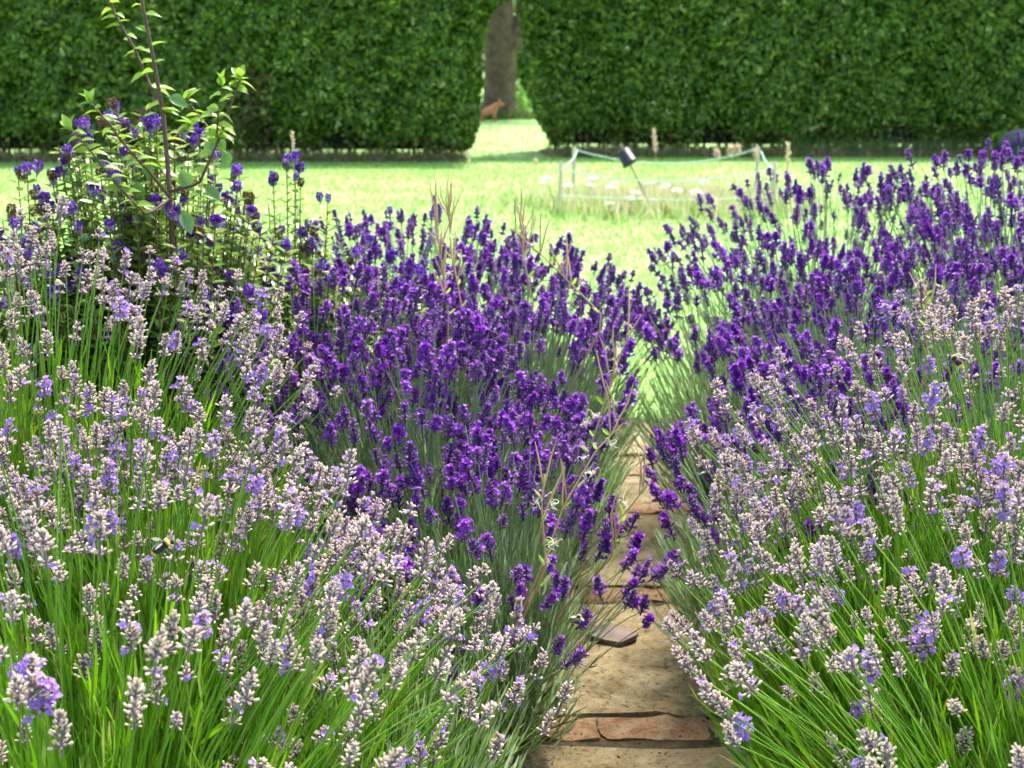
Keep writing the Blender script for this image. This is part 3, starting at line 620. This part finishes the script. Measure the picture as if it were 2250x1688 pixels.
# faded lavender on the right
XR = lambda p: p[:, 0] > .225 + rng.normal(0, .025, len(p))
lavender('big faded lavender at the bottom right, stalks leaning left towards the path', 'pale', (.84, 1.78), .66, .60, .82, .38, 500, 950, .08, .0044, fol=(.26, .68), nblade=7, jit=.19, power=.42, xcut=XR)
lavender('dense faded lavender on the right, just below the deep purple lavender', 'pale', (.95, 2.40), .66, .42, .91, .30, 300, 750, .07, .0042, fol=(.40, .74), nblade=7)
lavender('faded lavender on the right, its spikes nearest the path', 'pale', (.64, 2.18), .38, .42, .75, .34, 260, 600, .07, .0042, fol=(.40, .74), nblade=7, jit=.12, xcut=XR)
# deep purple lavender on the left
lavender('deep purple lavender at the path edge, drooping over the paving slabs', 'dark', (-.04, 2.62), .35, .44, .61, .48, 260, 700, jit=.14, xcut=lambda p: (p[:, 0] < .12) | ((p[:, 2] > .30) & (rng.random(len(p)) < .8) & (p[:, 1] > 2.3)))
lavender('deep purple lavender just behind the faded lavender, over silvery leaves', 'dark', (-.20, 2.95), .38, .40, .76, .34, 280, 700)
lavender('deep purple lavender left of the path, halfway along the left bed', 'dark', (.02, 3.35), .38, .40, .76, .34, 280, 600, xcut=lambda p: p[:, 0] < .28)
lavender('deep purple lavender in the middle of the left bed, below the violet-flowered shrub', 'dark', (-.46, 3.2), .44, .44, .84, .20, 304, 700)
lavender('deep purple lavender left of the path end, beside the reddish weeds', 'dark', (.04, 3.95), .42, .5, .80, .32, 280, 600)
lavender('deep purple lavender at the back of the left bed, against the lawn', 'dark', (-.32, 4.2), .54, .4, .85, .22, 292, 600)
# deep purple lavender on the right
lavender('deep purple lavender right of the path, leaning left over the slabs', 'dark', (.60, 2.78), .36, .42, .72, .42, 280, 600, jit=.13, xcut=lambda p: p[:, 0] > .30)
lavender('deep purple lavender on the right, just above the faded lavender', 'dark', (.92, 3.25), .46, .44, .85, .26, 304, 600)
lavender('deep purple lavender right of the path, halfway along the right bed', 'dark', (.68, 3.75), .44, .44, .82, .34, 257, 600, xcut=lambda p: p[:, 0] > .33)
lavender('deep purple lavender at the right edge, above the faded lavender', 'dark', (1.38, 3.55), .46, .44, .97, .18, 269, 600)
lavender('deep purple lavender at the back of the right bed, next to the path end', 'dark', (1.0, 4.35), .56, .48, .97, .27, 292, 700)
lavender('deep purple lavender at the back of the right bed, tallest against the lawn', 'dark', (1.52, 4.2), .50, .5, 1.04, .12, 269, 700)
print('spikes', COUNT[0])

# ------------------------------------------------------------------ hebe-like shrub with violet heads, left
def head_mesh(seed):
    r = np.random.default_rng(seed); n = 110; z = r.random(n); a = r.random(n) * 6.28; rad = .0075 * np.sin(np.clip(z, .08, 1) * 2.75) + .002
    P = np.stack([np.cos(a) * rad * .6, np.sin(a) * rad * .6, z * .027], -1); D = norm(np.stack([np.cos(a), np.sin(a), .3 + 0 * a], -1) + r.normal(0, .3, (n, 3)))
    g = []
    dry = seed % 6 == 0; pale_to = r.uniform(.05, .55)
    for sel, s in ((z >= pale_to, 0), (z < pale_to, 1)):
        if sel.sum(): V, F = ovals(P[sel], D[sel], norm(r.normal(size=(sel.sum(), 3))), .0085, .0055, .3); g.append((V, F, s))
    V, F = tubes(np.array([(0, 0, -.012), (0, 0, .01), (0, 0, .026)]), [.0012, .003, .001], 5); g.append((V, F.reshape(-1, 4), 2))
    return make_mesh('hebe_head', g, [M['hebe_dry'] if dry else M['hebe_petal'], M['hebe_dry'] if dry else M['hebe_pale'], M['hebe_stem']])
HEADS = [head_mesh(i) for i in range(1, 13)]
def hebe(label, base, Rx, Ry, H, flank, nst, extra=()):
    t = thing('hebe_shrub', label, 'shrub', (*base, 0), 'violet flowered shrubs'); b3 = np.array([*base, 0.])
    tip, q = canopy(base, Rx, Ry, H, flank, nst, .5); tip[:, 2] *= 1.02 - np.abs(rng.normal(0, .14, nst))
    if len(extra): tip[:len(extra)] = np.array(extra) - b3
    root = tip * [.15, .15, 0] ; ctrl = root + (tip - root) * [.6, .6, .45]
    S = 16; u = np.linspace(0, 1, S)[None, :, None]; PP = root[:, None] * (1 - u) ** 2 + 2 * ctrl[:, None] * u * (1 - u) + tip[:, None] * u ** 2
    V, F = tubes(PP, np.linspace(.005, .0014, S), 5); link('stems', make_mesh('hebe_stems', [(V, F.reshape(-1, 4), 0)], [M['hebe_stem']]), t, kind='stuff')
    np_ = 34; f = np.linspace(.42, .985, np_); P, D, N = [], [], []
    for k, ff in enumerate(f):
        p = root * (1 - ff) ** 2 + 2 * ctrl * ff * (1 - ff) + tip * ff ** 2; tg = norm(2 * (1 - ff) * (ctrl - root) + 2 * ff * (tip - ctrl))
        sd_ = norm(np.cross(tg, np.array([math.cos(k * 1.57 + .4), math.sin(k * 1.57 + .4), .2])))
        for s in (-1, 1): P.append(p); D.append(norm(sd_ * s + tg * .55 + rng.normal(0, .15, p.shape))); N.append(tg + rng.normal(0, .2, p.shape))
    P, D, N = map(np.concatenate, (P, D, N)); V, F = ovals(P, D, N, rng.uniform(.021, .035, len(P)), rng.uniform(.012, .018, len(P)), .15, .12)
    link('leaves', make_mesh('hebe_leaves', [(V, F, 0)], [M['hebe_leaf']]), t, kind='stuff')
    for i in range(nst):
        if i < len(extra) or random.random() < .46:
            for k in range(random.choice([1, 2, 2, 3])):
                d = norm(tip[i] - ctrl[i] + rng.normal(0, .12 if k else .04, 3)); o3 = rng.normal(0, .012, 3) * (1 if k else 0)
                s = random.uniform(.62, .95); link('flower_head', random.choice(HEADS), t, tip[i] + o3 - np.array([0, 0, .01 * k]), quat_z(d, random.random() * 6), s)
ex = [at(x, y, d) for x, y, d in [(150, 345, 3.0), (182, 335, 3.0), (290, 350, 2.95), (190, 280, 3.2), (250, 275, 3.2), (300, 265, 3.2), (322, 258, 3.25), (428, 290, 3.2), (400, 305, 3.15), (440, 305, 3.2), (275, 345, 3.0)]]
hebe('leafy violet-flowered shrub beneath the tall sapling', (-.81, 3.10), .34, .28, 1.19, .30, 260, ex)
ex = [at(x, y, d) for x, y, d in [(40, 385, 3.1), (60, 385, 3.05), (125, 392, 3.1), (25, 475, 2.9), (100, 450, 3.0), (205, 430, 2.95)]]
hebe('violet-flowered shrub at the left edge, against the lawn', (-1.10, 3.12), .38, .3, .95, .2, 190, ex)
ex = [at(x, y, d) for x, y, d in [(648, 358, 3.5), (630, 362, 3.5), (525, 385, 3.4), (600, 395, 3.4), (660, 410, 3.5), (720, 445, 3.6)]]
hebe('violet-flowered shrub behind the purple lavender, with short upright shoots', (-.58, 3.5), .40, .28, .93, .2, 190, ex)

# ------------------------------------------------------------------ sapling with two tall whips
SD_ = 2.95
def W(px, py, dd=0.0): return at(px, py, SD_ + dd)
sroot = np.array([*W(374, 437)[:2], 0.0]); t = thing('sapling', 'young sapling with two tall bare whips of yellow-green leaves', 'sapling', sroot)
BR = [([sroot, W(374, 437), W(366, 330, .02), (W(358, 250, .02))], .0075, .006), ([W(358, 250, .02), W(336, 125, 0), W(311, 0, -.02), W(300, -60, -.03)], .006, .0035),
      ([W(357, 252, .02), W(300, 115, .05), W(260, 45, .06), W(236, -8, .07)], .0048, .002), ([W(376, 420, 0), W(437, 405, -.05), W(481, 307, -.07), W(522, 190, -.07), W(528, 172, -.07)], .005, .002),
      ([W(481, 307, -.07), W(474, 300, -.05), W(440, 258, -.02), W(409, 217, 0)], .003, .0015), ([W(476, 300, -.07), W(480, 250, -.1), W(488, 188, -.1)], .003, .0014),
      ([W(372, 432, 0), W(330, 380, -.04), W(300, 350, -.06), W(235, 267, -.08), W(199, 226, -.08)], .0045, .0015), ([W(373, 437, 0), W(322, 474, -.1), W(250, 400, -.12), W(202, 336, -.13), W(155, 282, -.14)], .0042, .0015),
      ([W(366, 310, .02), W(395, 295, .05), W(420, 278, .06)], .003, .0015), ([W(372, 400, .02), W(345, 360, .08), W(322, 320, .1), W(300, 300, .1)], .003, .0015)]
BO = []
for pts, r0, r1 in BR:
    P = bez(pts, 12) - sroot; V, F = tubes(P, np.linspace(r0, r1, 12) * .78, 6); BO.append(link('branch' if BO else 'stem', make_mesh('sapling_branch', [(V, F.reshape(-1, 4), 0)], [M['sap_stem']]), t))
def leaf_mesh(seed, m, curl, wid):
    r = np.random.default_rng(seed); ns = 8; s = np.linspace(0, 1, ns); w = wid * np.sin(np.pi * np.clip(s * .97 + .03, 0, 1) ** .8) ; w[-1] = .004
    X = s * 1.0; Z = -curl * s ** 2; rows = []
    for i in range(ns): rows += [(X[i], -w[i], Z[i] + w[i] * .45 + r.normal(0, .012)), (X[i], 0, Z[i]), (X[i], w[i], Z[i] + w[i] * .45 + r.normal(0, .012))]
    V = np.array(rows); F = [[i * 3 + j, i * 3 + j + 1, i * 3 + j + 4, i * 3 + j + 3] for i in range(ns - 1) for j in (0, 1)]
    Vs, Fs = tubes(np.array([(-.18, 0, .02), (0, 0, 0), (.5, 0, -curl * .25 - .01)]), [.02, .018, .008], 4)
    return make_mesh('sapling_leaf', [(V, F, 0), (Vs, Fs.reshape(-1, 4), 0)], [m])
SL = [leaf_mesh(i, M['sap_leaf'], .15 + .14 * i, .30) for i in range(5)]; SLB = [leaf_mesh(20 + i, M['sap_leaf_big'], .1 + .15 * i, .33) for i in range(3)]
def put_leaf(p, d, size, big=False, up=None, br=0):
    d = Vector(d).normalized(); upv = Vector(up if up is not None else (random.gauss(0, .4), random.gauss(0, .4) - .3, 1)); y = upv.cross(d).normalized(); z = d.cross(y)
    q = Matrix((d, y, z)).transposed().to_quaternion(); link('leaf', random.choice(SLB if big else SL), BO[br], p - sroot, q, size)
for bi, (pts, r0, r1) in enumerate(BR):
    if bi == 0: continue
    P = bez(pts, 40); L = np.linalg.norm(np.diff(P, axis=0), axis=1).sum(); step = .018 if bi in (1, 2) else .011; nl = int(L / step)
    for k in range(nl):
        f = (k + .5) / nl
        if bi in (6, 7, 3) and f < .3: continue
        p = P[int(f * 39)]; s = -1 if k % 2 else 1
        put_leaf(p, (s * random.uniform(.5, 1), random.uniform(-.5, .5), random.uniform(-.1, .55)), random.uniform(.027, .042) * (1 - .3 * f), br=bi)
    for k in range(3): put_leaf(P[-1], (random.gauss(0, .6), random.gauss(0, .4), 1), .03, br=bi)
for px, py, dx, dz, s in [(372, 215, .9, -.3, .05), (480, 300, .3, -.9, .048), (300, 400, .1, -.9, .05), (395, 380, .6, -.8, .055), (450, 415, .8, -.5, .05), (340, 445, -.5, -.8, .05), (470, 310, -.5, -.8, .045), (495, 330, .1, -1, .045),
                          (400, 470, .4, -.8, .055), (330, 360, -.2, -.9, .04)]:
    put_leaf(W(px, py, random.uniform(-.06, .06)), (dx, random.uniform(-.4, .2), dz), s * .85, True, (random.gauss(0, .3), -.8, .5))

# ------------------------------------------------------------------ willowherb weeds among the purple lavender
POD = []
for i in range(4):
    P = np.array([(0, 0, 0), (.002, 0, .02), (.003 + .002 * i, 0, .045), (.002 * i, .001, .07)]); V, F = tubes(P * [1, 1, 1.25], [.0011, .0018, .0018, .0009], 4)
    POD.append(make_mesh('seed_pod', [(V, F.reshape(-1, 4), 0)], [M['pod']]))
CURL = []
for i in range(3):
    r = np.random.default_rng(60 + i); g = []
    for k in range(4):
        a = k * 1.57 + r.random(); s = np.linspace(0, 1, 9); rad = .022 * np.sin(s * 2.2); P = np.stack([np.cos(a + s) * rad, np.sin(a + s) * rad, .03 * s - .035 * s ** 3], -1)
        V, F = tubes(P, np.linspace(.0011, .0006, 9), 4); g.append((V, F.reshape(-1, 4), 0))
    n = 16; V, F = blades(np.zeros((n, 3)), rdir(n, .8), rdir(n), .014, .0022, .4); g.append((V, F, 0)); CURL.append(make_mesh('split_pod', g, [M['fluff']]))
def willowherb(label, pts, d, seed, npod, ncurl, nleaf=7):
    root = at(*pts[0], d); root[2] = 0; P3 = [np.array([min(root[0] - .03, -.12) if root[0] < .5 else root[0], root[1] + .15, 0.])] + [at(*p, d) for p in pts]
    t = thing('willowherb', label, 'weed', P3[0], 'reddish seeding weeds'); b3 = P3[0]
    P = bez(P3, 18); V, F = tubes(P - b3, np.linspace(.0026, .0012, 18), 5); st_ = link('stem', make_mesh('weed_stem', [(V, F.reshape(-1, 4), 0)], [M['weed_stem']]), t)
    for k in range(npod):
        f = random.uniform(.45, 1); p = P[int(f * 17)]; dr = norm(np.array([random.gauss(0, .22), random.gauss(0, .2), 1])); link('seed_pod', random.choice(POD), st_, p - b3, quat_z(dr, random.random() * 6), random.uniform(.8, 1.2))
    for k in range(ncurl):
        f = random.uniform(.4, .9); p = P[int(f * 17)] + rng.normal(0, .012, 3); link('split_pod', random.choice(CURL), st_, p - b3, quat_z(rdir(1, 1.)[0], random.random() * 6), random.uniform(.5, .85))
    f = np.linspace(.3, .9, nleaf); Pm = np.stack([P[int(x * 17)] for x in f]); V, F = ovals(Pm - b3, norm(rdir(nleaf) * [1, 1, .3] + [0, 0, .8]), rdir(nleaf), .026, .007, .3); link('leaves', make_mesh('weed_leaves', [(V, F, 0)], [M['weed_leaf']]), t, kind='stuff')
willowherb('tall reddish weed with upright pods above the purple lavender, left one', [(985, 700), (968, 560), (955, 440)], 3.1, 1, 16, 3)
willowherb('tall reddish weed with upright pods above the purple lavender, beside the tallest spike', [(1015, 680), (990, 540), (985, 450)], 3.2, 2, 16, 3)
willowherb('pale branching weed among the purple lavender, top middle', [(1330, 700), (1250, 620), (1190, 560), (1120, 500)], 3.1, 3, 9, 3)
willowherb('slim upright weed among the purple lavender, nearest the fence stake', [(1165, 640), (1150, 560), (1143, 480)], 3.3, 4, 10, 1)
willowherb('reddish weed with white split pods leaning over the path end', [(1290, 1010), (1330, 880), (1370, 760), (1410, 690)], 2.75, 5, 6, 5)
willowherb('reddish weed with curled white pods beside the path slabs', [(1190, 1250), (1240, 1110), (1310, 990), (1370, 930)], 2.4, 6, 5, 4)
willowherb('short reddish weed with a white star pod before the purple lavender', [(1200, 1250), (1190, 1120), (1195, 1040)], 2.35, 7, 3, 3)
willowherb('thin weed bending over the paving slabs between the lavenders', [(1340, 1230), (1370, 1130), (1420, 1070)], 2.6, 8, 5, 1)
willowherb('slim reddish weed among the right hand lavender', [(2040, 740), (2035, 680), (2030, 640)], 2.6, 9, 4, 0)

# ------------------------------------------------------------------ golden conifer at the left edge
t = thing('golden_conifer', 'golden green dwarf conifer at the left edge behind the faded lavender', 'conifer', (-1.10, 2.52, 0))
n = 420; z = rng.random(n) ** .8 * .86; a = rng.random(n) * 6.28; q = .26 * (1 - (z / .92) ** 2) ** .5
P0 = np.stack([np.cos(a) * q, np.sin(a) * q, z], -1); ns = 12; P = np.repeat(P0, ns, 0) + rng.normal(0, .022, (n * ns, 3)); D = norm(np.repeat(np.stack([np.cos(a), np.sin(a), 1.1 + 0 * a], -1), ns, 0) + rng.normal(0, .45, (n * ns, 3)))
V, F = blades(P, D, rdir(n * ns), rng.uniform(.015, .03, n * ns), .0045, rng.uniform(-.3, .3, n * ns)); link('leaves', make_mesh('conifer_sprays', [(V, F, 0)], [M['gold']]), t, kind='stuff')
V, F = tubes(np.array([(0, 0, 0), (0, 0, .4), (0, 0, .75)]), [.02, .014, .004], 7); link('trunk', make_mesh('conifer_trunk', [(V, F.reshape(-1, 4), 0)], [M['bark']]), t)

# ------------------------------------------------------------------ broken tile, fallen bits, bees
p = ground(1345, 1400, .03)
V = .8 * np.array([(-.075, -.005), (-.03, -.052), (.012, -.07), (.06, -.035), (.072, -.012), (.02, .045), (-.055, .05)]); k = len(V)
Vt = np.concatenate([np.c_[V, np.full(k, .010) + rng.normal(0, .0012, k)], np.c_[V * 1.01, np.zeros(k)]]); F = [[i, (i + 1) % k, k + (i + 1) % k, k + i][::-1] for i in range(k)]
o = tag(link('tile_shard', make_mesh('tile_shard', [(Vt, F, 0), (Vt[:k], [list(range(k))], 0)], [M['tile']], False), None, (p[0], p[1], .033)), 'broken piece of flat red-grey tile lying on the sandstone path', 'tile'); o.rotation_euler = (.03, -.02, .1)
n = 150; y = rng.uniform(2.3, 4.4, n); P = np.stack([pathx(y) + rng.uniform(-.3, .3, n), y, np.full(n, .0345)], -1)
V, F = ovals(P, norm(rdir(n) * [1, 1, .05]), rdir(n, 1.), rng.uniform(.004, .010, n), rng.uniform(.003, .006, n), .5); link('fallen_petals', make_mesh('fallen_petals', [(V, F, 0)], [M['debris']]), kind='stuff')['label'] = 'dark fallen petals and bits scattered on the path'

def ellip(c, r, k=12): 
    u, v = np.meshgrid(np.linspace(0, 2 * math.pi, k, endpoint=False), np.linspace(.05, math.pi - .05, k // 2 + 1)); D = np.stack([np.cos(u) * np.sin(v), np.sin(u) * np.sin(v), np.cos(v)], -1)
    nv = u.shape[0]; F = [[i * k + j, (i + 1) * k + j, (i + 1) * k + (j + 1) % k, i * k + (j + 1) % k] for i in range(nv - 1) for j in range(k)]
    return (D * r + c).reshape(-1, 3), np.array(F)
def bee(px, py, d, yaw, s, label, tail):
    t = thing('bumblebee', label, 'bee', at(px, py, d)); t.rotation_euler = (.2, -.5, yaw); t.scale = (s, s, s)
    for nm, c, r_, m in (('abdomen', (-.007, 0, 0), (.0075, .0052, .005), M['beeb']), ('tail', (-.0125, 0, -.001), (.003, .0036, .0034), tail), ('collar', (.0035, 0, .0012), (.0028, .0048, .0045), M['beey']), ('thorax', (.001, 0, .0008), (.0045, .005, .0048), M['beeb']), ('head', (.0075, 0, -.0012), (.0026, .003, .0028), M['beeb'])):
        V, F = ellip(np.array(c), np.array(r_)); link(nm, make_mesh(nm, [(V, F, 0)], [m]), t)
    for sd_ in (-1, 1):
        V, F = ovals(np.array([[0, sd_ * .003, .005]]), np.array([[-.7, sd_ * .75, .25]]), np.array([[0, 0, 1.]]), .013, .005, .05); link('wing', make_mesh('wing', [(V, F, 0)], [M['beew']]), t)
        L3 = np.array([[(x, sd_ * .003, -.003), (x + .001, sd_ * .007, -.004), (x + .002, sd_ * .008, -.009)] for x in (-.003, .001, .005)]); V, F = tubes(L3, .0005, 3); link('legs', make_mesh('bee_legs', [(V, F.reshape(-1, 4), 0)], [M['beeb']]), t)
bee(362, 1198, 1.62, .3, 1.15, 'black bumblebee hovering by faded spikes at the bottom left', M['beey'])
bee(2098, 790, 1.95, 2.2, 1.0, 'bumblebee with a yellow collar on faded lavender at the right', M['beey'])
bee(1271, 1359, 2.2, 1.2, .95, 'pale yellow bee on the deep purple spike drooping over the path', M['beey'])
